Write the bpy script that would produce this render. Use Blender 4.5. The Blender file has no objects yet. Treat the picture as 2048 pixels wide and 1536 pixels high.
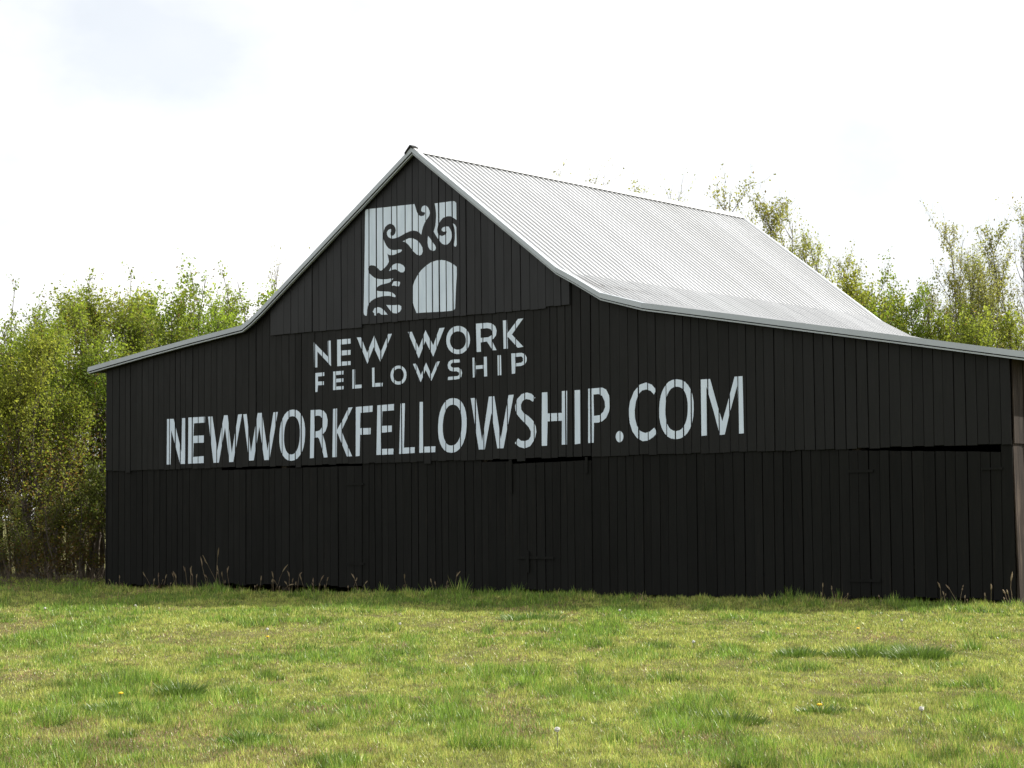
import bpy, bmesh, math, random
import numpy as np
from mathutils import Matrix, Vector
from mathutils.geometry import tessellate_polygon

scene = bpy.context.scene
COL = scene.collection
R = math.radians
random.seed(7)

# ---------------------------------------------------------------- camera
EYE = 1.519
PITCH, ROLL, FPX = 0.064551, 0.008104, 4079.4          # focal length in pixels of a 2048 px wide frame
rm = Matrix.Rotation(PITCH, 3, 'X') @ Matrix.Rotation(ROLL, 3, 'Y')
right, fwd, up = rm.col[0], rm.col[1], rm.col[2]
cam_data = bpy.data.cameras.new('camera')
cam_data.sensor_width = 36.0
cam_data.lens = FPX / 2048 * 36.0
cam_data.clip_start = 0.1
cam_data.clip_end = 6000
cam = bpy.data.objects.new('camera', cam_data)
cm = Matrix((right, up, -fwd)).transposed().to_4x4()
cm.translation = (0, 0, EYE)
cam.matrix_world = cm
COL.objects.link(cam)
scene.camera = cam

# ---------------------------------------------------------------- sun and sky
SUN_EL = R(43)
SUN_AZ = math.atan2(0.93, 0.37)                         # clockwise from the view axis (+Y) towards +X
world = bpy.data.worlds.new('World')
scene.world = world
world.use_nodes = True
wn, wl = world.node_tree.nodes, world.node_tree.links
wn.clear()
w_out = wn.new('ShaderNodeOutputWorld')
w_bg = wn.new('ShaderNodeBackground')
w_bg.inputs['Strength'].default_value = 0.07
sky = wn.new('ShaderNodeTexSky')
sky.sky_type = 'NISHITA'
sky.sun_disc = False
sky.sun_elevation = SUN_EL
sky.sun_rotation = SUN_AZ
sky.air_density = 1.0
sky.dust_density = 1.0
sky.ozone_density = 0.4
tc = wn.new('ShaderNodeTexCoord')
mp = wn.new('ShaderNodeMapping')
mp.inputs['Scale'].default_value = (1.0, 1.0, 1.7)
mp.inputs['Location'].default_value = (2.9346, 11.7861, 13.9952)
nz = wn.new('ShaderNodeTexNoise')
nz.inputs['Scale'].default_value = 3.2
nz.inputs['Detail'].default_value = 9.0
nz.inputs['Roughness'].default_value = 0.52
ramp = wn.new('ShaderNodeValToRGB')                     # cloud cover: nearly everywhere, thin blue openings
ramp.color_ramp.elements[0].position = 0.36
ramp.color_ramp.elements[0].color = (0.56, 0.56, 0.56, 1)
ramp.color_ramp.elements[1].position = 0.53
ramp.color_ramp.elements[1].color = (0.88, 0.88, 0.88, 1)
nz2 = wn.new('ShaderNodeTexNoise')
nz2.inputs['Scale'].default_value = 5.0
nz2.inputs['Detail'].default_value = 5.0
ramp2 = wn.new('ShaderNodeValToRGB')                    # brightness of the cloud sheet itself
ramp2.color_ramp.elements[0].position = 0.3
ramp2.color_ramp.elements[0].color = (10.6, 10.7, 10.8, 1)
ramp2.color_ramp.elements[1].position = 0.62
ramp2.color_ramp.elements[1].color = (12.2, 12.0, 11.8, 1)
mixc = wn.new('ShaderNodeMix')
mixc.data_type = 'RGBA'
wl.new(tc.outputs['Generated'], mp.inputs['Vector'])
wl.new(mp.outputs['Vector'], nz.inputs['Vector'])
wl.new(mp.outputs['Vector'], nz2.inputs['Vector'])
wl.new(nz.outputs['Fac'], ramp.inputs['Fac'])
wl.new(nz2.outputs['Fac'], ramp2.inputs['Fac'])
wl.new(ramp.outputs['Color'], mixc.inputs['Factor'])
wl.new(sky.outputs['Color'], mixc.inputs['A'])
wl.new(ramp2.outputs['Color'], mixc.inputs['B'])
wl.new(mixc.outputs['Result'], w_bg.inputs['Color'])
wl.new(w_bg.outputs['Background'], w_out.inputs['Surface'])

sun_data = bpy.data.lights.new('sun', 'SUN')
sun_data.energy = 5.0
sun_data.angle = R(0.6)
sun_data.color = (1.0, 0.95, 0.86)
sun = bpy.data.objects.new('sun', sun_data)
sd = Vector((math.sin(SUN_AZ) * math.cos(SUN_EL), math.cos(SUN_AZ) * math.cos(SUN_EL), math.sin(SUN_EL)))
sun.rotation_euler = (-sd).to_track_quat('-Z', 'Y').to_euler()
sun.location = (40, 20, 40)
COL.objects.link(sun)

vs = scene.view_settings
vs.view_transform = 'Standard'
vs.look = 'None'
vs.exposure = 0.74
vs.gamma = 1.0
vs.use_curve_mapping = False

# ---------------------------------------------------------------- helpers
def tag(o, label=None, cat=None, group=None, kind=None):
    if label: o['label'] = label
    if cat: o['category'] = cat
    if group: o['group'] = group
    if kind: o['kind'] = kind
    return o

def link(name, data, parent=None, mat=None):
    o = bpy.data.objects.new(name, data)
    COL.objects.link(o)
    if parent is not None: o.parent = parent
    if mat is not None and data is not None and not data.materials: data.materials.append(mat)
    return o

def pymesh(name, verts, faces, mat=None, smooth=False):
    me = bpy.data.meshes.new(name)
    me.from_pydata([tuple(v) for v in verts], [], [tuple(f) for f in faces])
    if mat: me.materials.append(mat)
    if smooth: me.polygons.foreach_set('use_smooth', [True] * len(me.polygons))
    me.update()
    return me

def npmesh(name, verts, faces, mat=None, cols=None, smooth=False):
    """verts (n,3), faces (m,k) of one size k, cols (n,3) linear albedo"""
    verts = np.asarray(verts, np.float32); faces = np.asarray(faces, np.int32)
    me = bpy.data.meshes.new(name)
    k = faces.shape[1]
    me.vertices.add(len(verts)); me.vertices.foreach_set('co', verts.ravel())
    me.loops.add(faces.size); me.loops.foreach_set('vertex_index', faces.ravel())
    me.polygons.add(len(faces))
    me.polygons.foreach_set('loop_start', np.arange(0, faces.size, k, dtype=np.int32))
    if smooth: me.polygons.foreach_set('use_smooth', np.ones(len(faces), bool))
    if cols is not None:
        at = me.color_attributes.new('tint', 'FLOAT_COLOR', 'POINT')
        c = np.ones((len(verts), 4), np.float32); c[:, :3] = cols
        at.data.foreach_set('color', c.ravel())
    if mat: me.materials.append(mat)
    me.update(calc_edges=True)
    return me

BOXF = [(0,3,2,1),(4,5,6,7),(0,1,5,4),(1,2,6,5),(2,3,7,6),(3,0,4,7)]
def boxv(x0, x1, y0, y1, z0, z1):
    return [(x0,y0,z0),(x1,y0,z0),(x1,y1,z0),(x0,y1,z0),(x0,y0,z1),(x1,y0,z1),(x1,y1,z1),(x0,y1,z1)]

class MB:
    def __init__(s): s.v, s.f = [], []
    def add(s, v, f):
        n = len(s.v); s.v += list(v); s.f += [tuple(i + n for i in q) for q in f]
    def box(s, *a): s.add(boxv(*a), BOXF)
    def mesh(s, name, mat=None, smooth=False): return pymesh(name, s.v, s.f, mat, smooth)

def vnoise(x, y, seed, scale):
    """smooth value noise in [0,1]"""
    rs = np.random.RandomState(seed)
    g = rs.rand(256, 256)
    x = np.asarray(x) / scale + 1000.0; y = np.asarray(y) / scale + 1000.0
    xi = np.floor(x).astype(int); yi = np.floor(y).astype(int)
    fx = x - xi; fy = y - yi
    fx = fx * fx * (3 - 2 * fx); fy = fy * fy * (3 - 2 * fy)
    a = g[xi % 256, yi % 256]; b = g[(xi + 1) % 256, yi % 256]
    c = g[xi % 256, (yi + 1) % 256]; d = g[(xi + 1) % 256, (yi + 1) % 256]
    return (a * (1 - fx) + b * fx) * (1 - fy) + (c * (1 - fx) + d * fx) * fy

def fbm(x, y, seed, scale, octs=3):
    t = 0; w = 1; s = 0
    for i in range(octs):
        t = t + w * vnoise(x, y, seed + i * 17, scale / 2 ** i); s += w; w *= 0.55
    return t / s

def ground_h(x, y):
    x = np.asarray(x, float); y = np.asarray(y, float)
    near = np.clip((70 - y) / 20, 0, 1) * np.clip((40 - np.abs(x)) / 15, 0, 1)
    return near * ((fbm(x, y, 3, 5.0, 2) - 0.5) * 0.16 + (vnoise(x, y, 9, 1.1) - 0.5) * 0.05)

# ---------------------------------------------------------------- materials
def new_mat(name):
    m = bpy.data.materials.new(name); m.use_nodes = True
    return m, m.node_tree.nodes, m.node_tree.links, m.node_tree.nodes['Principled BSDF']

def mixrgb(n, l, fac, a, b):
    mx = n.new('ShaderNodeMix'); mx.data_type = 'RGBA'
    for sock, val in (('Factor', fac), ('A', a), ('B', b)):
        if hasattr(val, 'is_output') or isinstance(val, bpy.types.NodeSocket): l.new(val, mx.inputs[sock])
        elif sock == 'Factor': mx.inputs[0].default_value = val
        else: mx.inputs[sock].default_value = (*val, 1)
    return mx.outputs['Result']

def ramp_of(n, l, src, p0, p1, c0=0.0, c1=1.0):
    mr = n.new('ShaderNodeMapRange')
    l.new(src, mr.inputs['Value'])
    mr.inputs['From Min'].default_value = p0; mr.inputs['From Max'].default_value = p1
    mr.inputs['To Min'].default_value = c0; mr.inputs['To Max'].default_value = c1
    return mr.outputs['Result']

def noise_of(n, l, vec, scale, detail=4, rough=0.55, stretch=None):
    if stretch:
        mp_ = n.new('ShaderNodeMapping'); mp_.inputs['Scale'].default_value = stretch
        l.new(vec, mp_.inputs['Vector']); vec = mp_.outputs['Vector']
    t = n.new('ShaderNodeTexNoise'); l.new(vec, t.inputs['Vector'])
    t.inputs['Scale'].default_value = scale; t.inputs['Detail'].default_value = detail
    t.inputs['Roughness'].default_value = rough
    return t.outputs['Fac']

def wood_mat(name, base, alt, worn, worn_amt, rough=(0.5, 0.75), bump=0.25, spec=0.4):
    m, n, l, b = new_mat(name)
    oi = n.new('ShaderNodeObjectInfo')
    geo = n.new('ShaderNodeTexCoord')
    va = n.new('ShaderNodeVectorMath'); va.operation = 'SCALE'; va.inputs[0].default_value = (37, 91, 53)
    l.new(oi.outputs['Random'], va.inputs['Scale'])
    vb = n.new('ShaderNodeVectorMath'); vb.operation = 'ADD'
    l.new(geo.outputs['Object'], vb.inputs[0]); l.new(va.outputs['Vector'], vb.inputs[1])
    vec = vb.outputs['Vector']
    grain = noise_of(n, l, vec, 3.0, 6, 0.6, (14, 14, 0.7))
    blot = noise_of(n, l, vec, 1.1, 5, 0.6, (1.5, 1.5, 0.6))
    c = mixrgb(n, l, ramp_of(n, l, grain, 0.3, 0.7), base, alt)
    w = ramp_of(n, l, noise_of(n, l, vec, 2.2, 8, 0.7, (9, 9, 0.5)), 0.62 - 0.12 * worn_amt, 0.8 - 0.1 * worn_amt, 0, 1)
    c = mixrgb(n, l, w, c, worn)
    hsv = n.new('ShaderNodeHueSaturation')
    l.new(c, hsv.inputs['Color'])
    ad = n.new('ShaderNodeMath'); ad.operation = 'MULTIPLY'
    l.new(ramp_of(n, l, oi.outputs['Random'], 0, 1, 0.8, 1.22), ad.inputs[0])
    l.new(ramp_of(n, l, blot, 0.3, 0.7, 0.8, 1.2), ad.inputs[1])
    l.new(ad.outputs[0], hsv.inputs['Value'])
    l.new(hsv.outputs['Color'], b.inputs['Base Color'])
    l.new(ramp_of(n, l, blot, 0.3, 0.7, rough[0], rough[1]), b.inputs['Roughness'])
    b.inputs['Specular IOR Level'].default_value = spec
    bp = n.new('ShaderNodeBump'); bp.inputs['Strength'].default_value = bump; bp.inputs['Distance'].default_value = 0.004
    l.new(grain, bp.inputs['Height']); l.new(bp.outputs['Normal'], b.inputs['Normal'])
    return m

M = {}
M['black'] = wood_mat('black_barn_paint', (0.0045, 0.0048, 0.0046), (0.0075, 0.0078, 0.0074), (0.017, 0.015, 0.013), 0.25, (0.55, 0.75), spec=0.24)
M['black_gable'] = wood_mat('black_gable_glare_tint', (0.0048, 0.0054, 0.0068), (0.0078, 0.0087, 0.0106), (0.016, 0.017, 0.018), 0.15, (0.45, 0.62), spec=0.36)  # the black paint again, lighter and bluer: veiling glare put into the colour
M['black_low'] = wood_mat('worn_black_barn_paint', (0.0042, 0.0044, 0.0039), (0.0070, 0.0072, 0.0064), (0.015, 0.0125, 0.010), 0.45, (0.6, 0.85), spec=0.15)
M['brown'] = wood_mat('weathered_brown_boards', (0.012, 0.009, 0.007), (0.034, 0.024, 0.018), (0.10, 0.075, 0.058), 0.8, (0.7, 0.9), 0.5, 0.2)
M['inside'] = wood_mat('bare_inner_timber', (0.03, 0.024, 0.018), (0.05, 0.04, 0.03), (0.06, 0.05, 0.04), 0.3, (0.8, 0.95))

def metal_mat(name, base, metallic, rough, var=0.06):
    m, n, l, b = new_mat(name)
    g = n.new('ShaderNodeTexCoord')
    oi = n.new('ShaderNodeObjectInfo')
    f = noise_of(n, l, g.outputs['Object'], 1.3, 5, 0.6)
    f2 = noise_of(n, l, g.outputs['Object'], 18, 3, 0.6)
    c = mixrgb(n, l, ramp_of(n, l, f, 0.3, 0.7), tuple(x * (1 - var) for x in base), tuple(min(1, x * (1 + var)) for x in base))
    hsv = n.new('ShaderNodeHueSaturation'); l.new(c, hsv.inputs['Color'])
    l.new(ramp_of(n, l, oi.outputs['Random'], 0, 1, 0.91, 1.05), hsv.inputs['Value'])
    l.new(hsv.outputs['Color'], b.inputs['Base Color'])
    b.inputs['Metallic'].default_value = metallic
    l.new(ramp_of(n, l, f2, 0.3, 0.7, rough - 0.05, rough + 0.08), b.inputs['Roughness'])
    return m
M['roof'] = metal_mat('ribbed_roof_metal', (0.50, 0.51, 0.52), 0.08, 0.5)
M['trim'] = metal_mat('rake_trim_metal', (0.42, 0.46, 0.50), 0.15, 0.5)
M['iron'] = metal_mat('black_iron', (0.004, 0.004, 0.004), 0.0, 0.9)

def paint_mat():
    m, n, l, b = new_mat('white_sign_paint')
    g = n.new('ShaderNodeTexCoord')
    f = noise_of(n, l, g.outputs['Object'], 2.0, 6, 0.65, (3, 3, 0.6))
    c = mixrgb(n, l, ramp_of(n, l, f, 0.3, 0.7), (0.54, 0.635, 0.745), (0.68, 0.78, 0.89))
    w = ramp_of(n, l, noise_of(n, l, g.outputs['Object'], 7.0, 7, 0.72, (4, 4, 1)), 0.70, 0.76)
    c = mixrgb(n, l, w, c, (0.16, 0.17, 0.17))
    l.new(c, b.inputs['Base Color'])
    b.inputs['Roughness'].default_value = 0.6
    return m
M['paint'] = paint_mat()

def leaf_mat(name, transl=0.45, rough=0.55, gloss=0.3, mult=1.0):
    m, n, l, b = new_mat(name)
    at = n.new('ShaderNodeVertexColor'); at.layer_name = 'tint'
    oi = n.new('ShaderNodeObjectInfo')
    hsv = n.new('ShaderNodeHueSaturation')
    l.new(at.outputs['Color'], hsv.inputs['Color'])
    l.new(ramp_of(n, l, oi.outputs['Random'], 0, 1, 0.485, 0.508), hsv.inputs['Hue'])
    l.new(ramp_of(n, l, oi.outputs['Random'], 0, 1, 0.88 * mult, 1.12 * mult), hsv.inputs['Value'])
    l.new(hsv.outputs['Color'], b.inputs['Base Color'])
    b.inputs['Roughness'].default_value = rough
    b.inputs['Specular IOR Level'].default_value = gloss
    tr = n.new('ShaderNodeBsdfTranslucent')
    l.new(hsv.outputs['Color'], tr.inputs['Color'])
    mx = n.new('ShaderNodeMixShader'); mx.inputs[0].default_value = transl
    l.new(b.outputs[0], mx.inputs[1]); l.new(tr.outputs[0], mx.inputs[2])
    l.new(mx.outputs[0], n['Material Output'].inputs['Surface'])
    return m
M['leaf'] = leaf_mat('spring_leaf', 0.6)
M['grass'] = leaf_mat('grass_blade', 0.35, 0.42, 0.5)
M['dry'] = leaf_mat('dry_stalk', 0.2, 0.7, 0.2)

def bark_mat():
    m, n, l, b = new_mat('bark')
    g = n.new('ShaderNodeTexCoord')
    f = noise_of(n, l, g.outputs['Object'], 6, 6, 0.6, (3, 3, 0.8))
    l.new(mixrgb(n, l, ramp_of(n, l, f, 0.3, 0.7), (0.05, 0.04, 0.03), (0.13, 0.105, 0.085)), b.inputs['Base Color'])
    b.inputs['Roughness'].default_value = 0.9
    bp = n.new('ShaderNodeBump'); bp.inputs['Strength'].default_value = 0.5; bp.inputs['Distance'].default_value = 0.01
    l.new(f, bp.inputs['Height']); l.new(bp.outputs['Normal'], b.inputs['Normal'])
    return m
M['bark'] = bark_mat()

def ground_mat():
    m, n, l, b = new_mat('turf_ground')
    g = n.new('ShaderNodeNewGeometry')
    a = noise_of(n, l, g.outputs['Position'], 0.35, 6, 0.6)
    f = noise_of(n, l, g.outputs['Position'], 14, 6, 0.7)
    c = mixrgb(n, l, ramp_of(n, l, a, 0.35, 0.65), (0.085, 0.100, 0.026), (0.13, 0.122, 0.044))
    c = mixrgb(n, l, ramp_of(n, l, f, 0.35, 0.65, 0, 0.6), c, (0.085, 0.066, 0.034))
    l.new(c, b.inputs['Base Color'])
    b.inputs['Roughness'].default_value = 1.0
    b.inputs['Specular IOR Level'].default_value = 0.1
    bp = n.new('ShaderNodeBump'); bp.inputs['Strength'].default_value = 0.6; bp.inputs['Distance'].default_value = 0.03
    l.new(f, bp.inputs['Height']); l.new(bp.outputs['Normal'], b.inputs['Normal'])
    return m
M['ground'] = ground_mat()
def plain(name, col, rough=0.7):
    m, n, l, b = new_mat(name)
    g = n.new('ShaderNodeTexCoord')
    f = noise_of(n, l, g.outputs['Object'], 40, 3)
    l.new(mixrgb(n, l, f, tuple(c * 0.8 for c in col), tuple(min(1, c * 1.15) for c in col)), b.inputs['Base Color'])
    b.inputs['Roughness'].default_value = rough
    return m
M['fluff'] = plain('dandelion_fluff', (0.50, 0.49, 0.45), 0.9)
M['yellow'] = plain('dandelion_yellow', (0.80, 0.52, 0.02), 0.8)
M['stem'] = plain('flower_stem', (0.16, 0.17, 0.07), 0.7)

# ---------------------------------------------------------------- ground
def make_ground():
    def axis(lo, hi, step, far):
        a = list(np.arange(lo, hi + 1e-6, step)); s = step; e = a[-1]
        while e < far: s *= 1.6; e += s; a.append(e)
        s = step; e = a[0]
        while e > -far: s *= 1.6; e -= s; a.insert(0, e)
        return np.array(a)
    xs = axis(-24, 24, 0.5, 4000); ys = axis(2, 70, 0.5, 4000)
    X, Y = np.meshgrid(xs, ys)
    Z = ground_h(X, Y)
    nx, ny = len(xs), len(ys)
    idx = np.arange(nx * ny).reshape(ny, nx)
    F = np.stack([idx[:-1, :-1], idx[:-1, 1:], idx[1:, 1:], idx[1:, :-1]], -1).reshape(-1, 4)
    me = npmesh('ground', np.stack([X, Y, Z], -1).reshape(-1, 3), F, M['ground'], smooth=True)
    tag(link('ground', me), kind='structure')
make_ground()

# ---------------------------------------------------------------- the barn
TH = 0.674162
barn = bpy.data.objects.new('barn', None)
COL.objects.link(barn)
barn.location = (-9.278, 46.528, 0)
barn.rotation_euler = (0, 0, -TH)          # local x runs along the painted gable wall, local y goes into the barn
tag(barn, 'large black wooden barn with white painted lettering and pale metal roof', 'barn')
BW, BD = 22.12, 11.95                      # width of the gable wall, length of the barn
Z_BAND, Z_GABLE = 2.61, 5.43
PROFILE = [(-0.45, 5.0), (1.49, 5.262), (2.93, 5.445), (4.60, 5.640), (4.85, 5.765), (5.20, 5.985), (9.48, 8.91),
           (13.08, 6.195), (13.49, 5.98), (14.10, 5.635), (15.05, 5.378), (16.27, 5.165), (20.14, 4.478), (22.60, 4.040)]
PU = np.array([p[0] for p in PROFILE]); PZ = np.array([p[1] for p in PROFILE])
BACK = list(PROFILE)                       # the flare sits lower down at the rear gable
BACK[7:10] = [(13.45, 5.917), (13.75, 5.715), (14.20, 5.565)]
def back_z(u): return float(np.interp(u, [q[0] for q in BACK], [q[1] for q in BACK]))
def roof_z(u): return float(np.interp(u, PU, PZ))

def seams(u0, u1, avg, seed):
    rr = random.Random(seed); n = round((u1 - u0) / avg)
    w = [1 + rr.uniform(-0.16, 0.16) for _ in range(n)]
    s = sum(w); u = u0; out = []
    for i in range(n + 1):
        t = 0 if i in (0, n) else rr.uniform(-0.006, 0.006)
        g = rr.choice([0.004, 0.006, 0.008, 0.010, 0.013, 0.018])
        out.append((u, t, g))                # base u, tilt per metre, gap width
        if i < n: u += w[i] / s * (u1 - u0)
    return out

class Tier:
    def __init__(s, u0, u1, z0, z1, v, seed, avg=0.195, jit=0.010):
        s.seams = seams(u0, u1, avg, seed); s.z0, s.z1 = z0, z1
        rr = random.Random(seed + 1)
        s.v = [v - rr.uniform(0, jit) for _ in s.seams]
    def su(s, i, z, side=0, inset=0.0):
        u, t, g = s.seams[i]; return u + t * (z - s.z0) + side * (g / 2 + inset)

def plank_mesh(tier, i, z0, z1a, z1b, thick=0.022, zs=None):
    """board i of a tier; the top is cut from z1a (left edge) to z1b (right edge)"""
    v0 = tier.v[i]; v1 = v0 + thick
    a0 = tier.su(i, z0, 1); b0 = tier.su(i + 1, z0, -1)
    a1 = tier.su(i, z1a, 1); b1 = tier.su(i + 1, z1b, -1)
    e = 0.003
    vs_ = [(a0,v1,z0),(b0,v1,z0),(b1,v1,z1b),(a1,v1,z1a),
           (a0,v0+e,z0),(b0,v0+e,z0),(b1,v0+e,z1b),(a1,v0+e,z1a),
           (a0+e,v0,z0+e),(b0-e,v0,z0+e),(b1-e,v0,z1b-e),(a1+e,v0,z1a-e)]
    fs = [(0,3,2,1)[::-1],(0,1,5,4),(1,2,6,5),(2,3,7,6),(3,0,4,7),(4,5,9,8),(5,6,10,9),(6,7,11,10),(7,4,8,11),(8,9,10,11)]
    return vs_, fs

low = Tier(0.0, BW, 0.0, 2.7, 0.042, 11)
mid = Tier(0.0, BW, Z_BAND, 9.0, 0.012, 23)
gab = Tier(5.33, 13.30, Z_GABLE, 9.0, -0.020, 35)
rp = random.Random(99)

def add_plank(tier, i, z0, za, zb, mat, parent):
    v, f = plank_mesh(tier, i, z0, za, zb)
    return link('plank', pymesh('plank', v, f, mat), parent)

# doors: (left, right, top at left, top at right)
DOORS = [(3.86, 7.93, 2.56, 2.57), (11.86, 13.80, 2.52, 2.55), (19.20, 21.90, 2.585, 2.49)]
door_objs = []
for k, (d0, d1, zl, zr) in enumerate(DOORS):
    mb = MB()
    for zz in (0.45, 1.25, 2.1):
        mb.box(d0 + 0.05, d1 - 0.05, 0.07, 0.10, zz, zz + 0.14)
    o = link('door', mb.mesh('door_battens', M['black_low']), barn)
    o['label'] = ['black plank door under the first letters of the web address', 'black plank door under a sagging gap near the barn middle',
                  'black plank door at the right end with a dark gap above'][k]
    door_objs.append(o)

for i in range(len(low.seams) - 1):
    c = (low.seams[i][0] + low.seams[i + 1][0]) / 2
    z0 = 0.02 + rp.uniform(0, 0.05)
    za = zb = 2.68; par = barn
    for k, (d0, d1, zl, zr) in enumerate(DOORS):
        if d0 <= c <= d1:
            f = lambda u: zl + (zr - zl) * (u - d0) / (d1 - d0)
            za, zb = f(low.seams[i][0]) - rp.uniform(0, .01), f(low.seams[i + 1][0]) - rp.uniform(0, .01)
            par = door_objs[k]; z0 += 0.06
            low.v[i] -= 0.010
    if 11.1 < c < 11.86: za = zb = 2.565
    add_plank(low, i, z0, za, zb, M['black_low'], par)

def cut(u): return roof_z(u) - 0.085
for i in range(len(mid.seams) - 1):
    a, b = mid.seams[i][0], mid.seams[i + 1][0]
    z0 = Z_BAND + rp.uniform(-0.012, 0.012)
    if rp.random() < 0.025: z0 -= 0.05
    inside = a > 5.5 and b < 13.1
    za, zb = (5.52, 5.52) if inside else (cut(a), cut(b))
    add_plank(mid, i, z0, za, zb, M['black'], barn)
for i in range(len(gab.seams) - 1):
    a, b = gab.seams[i][0], gab.seams[i + 1][0]
    c = (a + b) / 2
    z0 = Z_GABLE + (0.015 if c > 7.92 else -0.045) + (0.03 if c > 12.8 else 0) + rp.uniform(-0.006, 0.006)
    if a < 9.48 < b:        # the board under the peak
        zt = cut(9.48) - 0.06
        add_plank(gab, i, z0, zt, zt, M['black_gable'], barn)
    else:
        add_plank(gab, i, z0, cut(a), cut(b), M['black_gable'], barn)

# side walls, back wall
side = Tier(0.06, BD, 0.0, 4.4, 0.0, 51, 0.20)
SIDE_SHOW = 14
rest = MB()
for i in range(len(side.seams) - 1):
    a, b = side.seams[i][0], side.seams[i + 1][0]
    j = rp.uniform(0, 0.014)
    for (z0, z1, off, flare) in ((-0.15 if i > 1 else 0.0, 2.66, 0.0, 0.06 if i < 2 else 0.02), (Z_BAND + rp.uniform(-0.02, 0.02), 4.08, 0.026, 0)):
        g = 0.005
        u0, u1 = BW - 0.01 + off - j, BW + 0.012 + off - j
        v = [(u0 + flare, a + g, z0), (u1 + flare, a + g, z0), (u1 + flare, b - g, z0), (u0 + flare, b - g, z0),
             (u0, a + g, z1), (u1, a + g, z1), (u1, b - g, z1), (u0, b - g, z1)]
        if i < SIDE_SHOW:
            link('plank', pymesh('plank', v, BOXF, M['brown']), barn)
        else:
            rest.add(v, BOXF)
o = link('side_wall_planks', rest.mesh('side_wall_planks', M['brown']), barn); o['kind'] = 'stuff'
mb = MB()
n_b = 60
for i in range(n_b):       # left wall
    a, b = BD * i / n_b + 0.02, BD * (i + 1) / n_b + 0.02
    mb.box(0.0 - 0.02 - 0.006 * (i % 3), 0.004, a + 0.001, b - 0.001, -0.25, 4.88)
o = link('far_side_wall', mb.mesh('far_side_wall', M['black']), barn); o['kind'] = 'stuff'
mb = MB()
n_b = 110
for i in range(n_b):       # back wall
    a, b = BW * i / n_b + 0.012, BW * (i + 1) / n_b + 0.012
    za, zb = back_z(a) - 0.085, back_z(b) - 0.085
    y0, y1 = BD, BD + 0.022 + 0.004 * (i % 3)
    mb.add([(a,y0,-.25),(b,y0,-.25),(b,y1,-.25),(a,y1,-.25),(a,y0,za),(b,y0,zb),(b,y1,zb),(a,y1,za)], BOXF)
o = link('back_wall', mb.mesh('back_wall', M['black']), barn); o['kind'] = 'stuff'
# frame posts behind the boards
mb = MB()
for u in np.linspace(0.15, BW - 0.15, 9):
    mb.box(u - 0.08, u + 0.08, 0.12, 0.28, 0.0, min(cut(u) - 0.05, 5.3))
for z in (0.5, 1.6, 3.0, 4.0):
    mb.box(0.05, BW - 0.05, 0.10, 0.118, z, z + 0.14)
link('timber_frame', mb.mesh('timber_frame', M['inside']), barn)

# ---- roof: deck, then every metal sheet a piece of its own
def offset_profile(pts, dz): return [(u, z + dz) for u, z in pts]
RV0, RV1 = -0.12, BD + 0.14
mb = MB()
pr = offset_profile(PROFILE, -0.064)
pk = offset_profile(BACK, -0.064)
for (ua, za), (ub, zb), (uc, zc), (ud, zd) in zip(pr[:-1], pr[1:], pk[:-1], pk[1:]):
    v = [(ua, RV0 + .03, za - .02), (ub, RV0 + .03, zb - .02), (ud, RV1 - .03, zd - .02), (uc, RV1 - .03, zc - .02),
         (ua, RV0 + .03, za), (ub, RV0 + .03, zb), (ud, RV1 - .03, zd), (uc, RV1 - .03, zc)]
    mb.add(v, BOXF)
roof = link('roof', mb.mesh('roof_deck', M['inside']), barn)
NS = 17
SW = (RV1 - RV0) / NS
def sheet_mesh(pts, bpts, k):
    """one ribbed sheet: ribs run down the slope, four to a sheet"""
    rib = SW / 4; cs = []
    for k in range(4):
        c = (k + 0.5) * rib
        cs += [(c - 0.026, 0.0), (c - 0.016, 0.037), (c + 0.011, 0.037), (c + 0.028, 0.0)]
    cs = [(0.001, 0.0)] + cs + [(SW - 0.001, 0.0)]
    v, f = [], []
    for (u, z), (ub, zb) in zip(pts, bpts):
        for (y, h) in cs:
            t = (k * SW + y) / (RV1 - RV0)
            v.append((u + (ub - u) * t, y, z + (zb - z) * t + h))
    m_ = len(cs)
    for a in range(len(pts) - 1):
        for b_ in range(m_ - 1):
            i = a * m_ + b_; f.append((i, i + 1, i + m_ + 1, i + m_))
    return pymesh('roof_sheet', v, f, M['roof'])
left_pts = offset_profile(PROFILE[:7], -0.050); right_pts = offset_profile(PROFILE[6:], -0.050)
left_pts[0] = (left_pts[0][0] - 0.02, left_pts[0][1])
back_pts = offset_profile(BACK[6:], -0.050)
ms_l = sheet_mesh(left_pts, left_pts, 0)
rs_ = random.Random(5)
for k in range(NS):
    for me in (ms_l, sheet_mesh(right_pts, back_pts, k)):
        o = link('roof_sheet', me, roof)
        o.location = (0, RV0 + k * SW, (k % 2) * 0.0015 + rs_.uniform(0, 0.002))
# ridge cap
mb = MB()
def strip(mb_, pts, y0, y1, th):
    for (ua, za), (ub, zb) in zip(pts[:-1], pts[1:]):
        mb_.add([(ua,y0,za-th),(ub,y0,zb-th),(ub,y1,zb-th),(ua,y1,za-th),(ua,y0,za),(ub,y0,zb),(ub,y1,zb),(ua,y1,za)], BOXF)
ca = (9.48, 8.91 + 0.012)
strip(mb, [(9.48 - 0.17, ca[1] - 0.17 * 0.684), ca, (9.48 + 0.17, ca[1] - 0.17 * 0.754)], RV0 - 0.035, RV1 + 0.02, 0.006)
link('ridge_cap', mb.mesh('ridge_cap', M['roof']), roof)
mb = MB()
strip(mb, [(9.48 - 0.17, ca[1] - 0.17 * 0.684 + 0.012), (9.48 - 0.03, ca[1] + 0.036), (9.48 + 0.05, ca[1] - 0.05 * 0.754 + 0.024)], RV0 - 0.07, RV0 + 0.10, 0.04)
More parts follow.
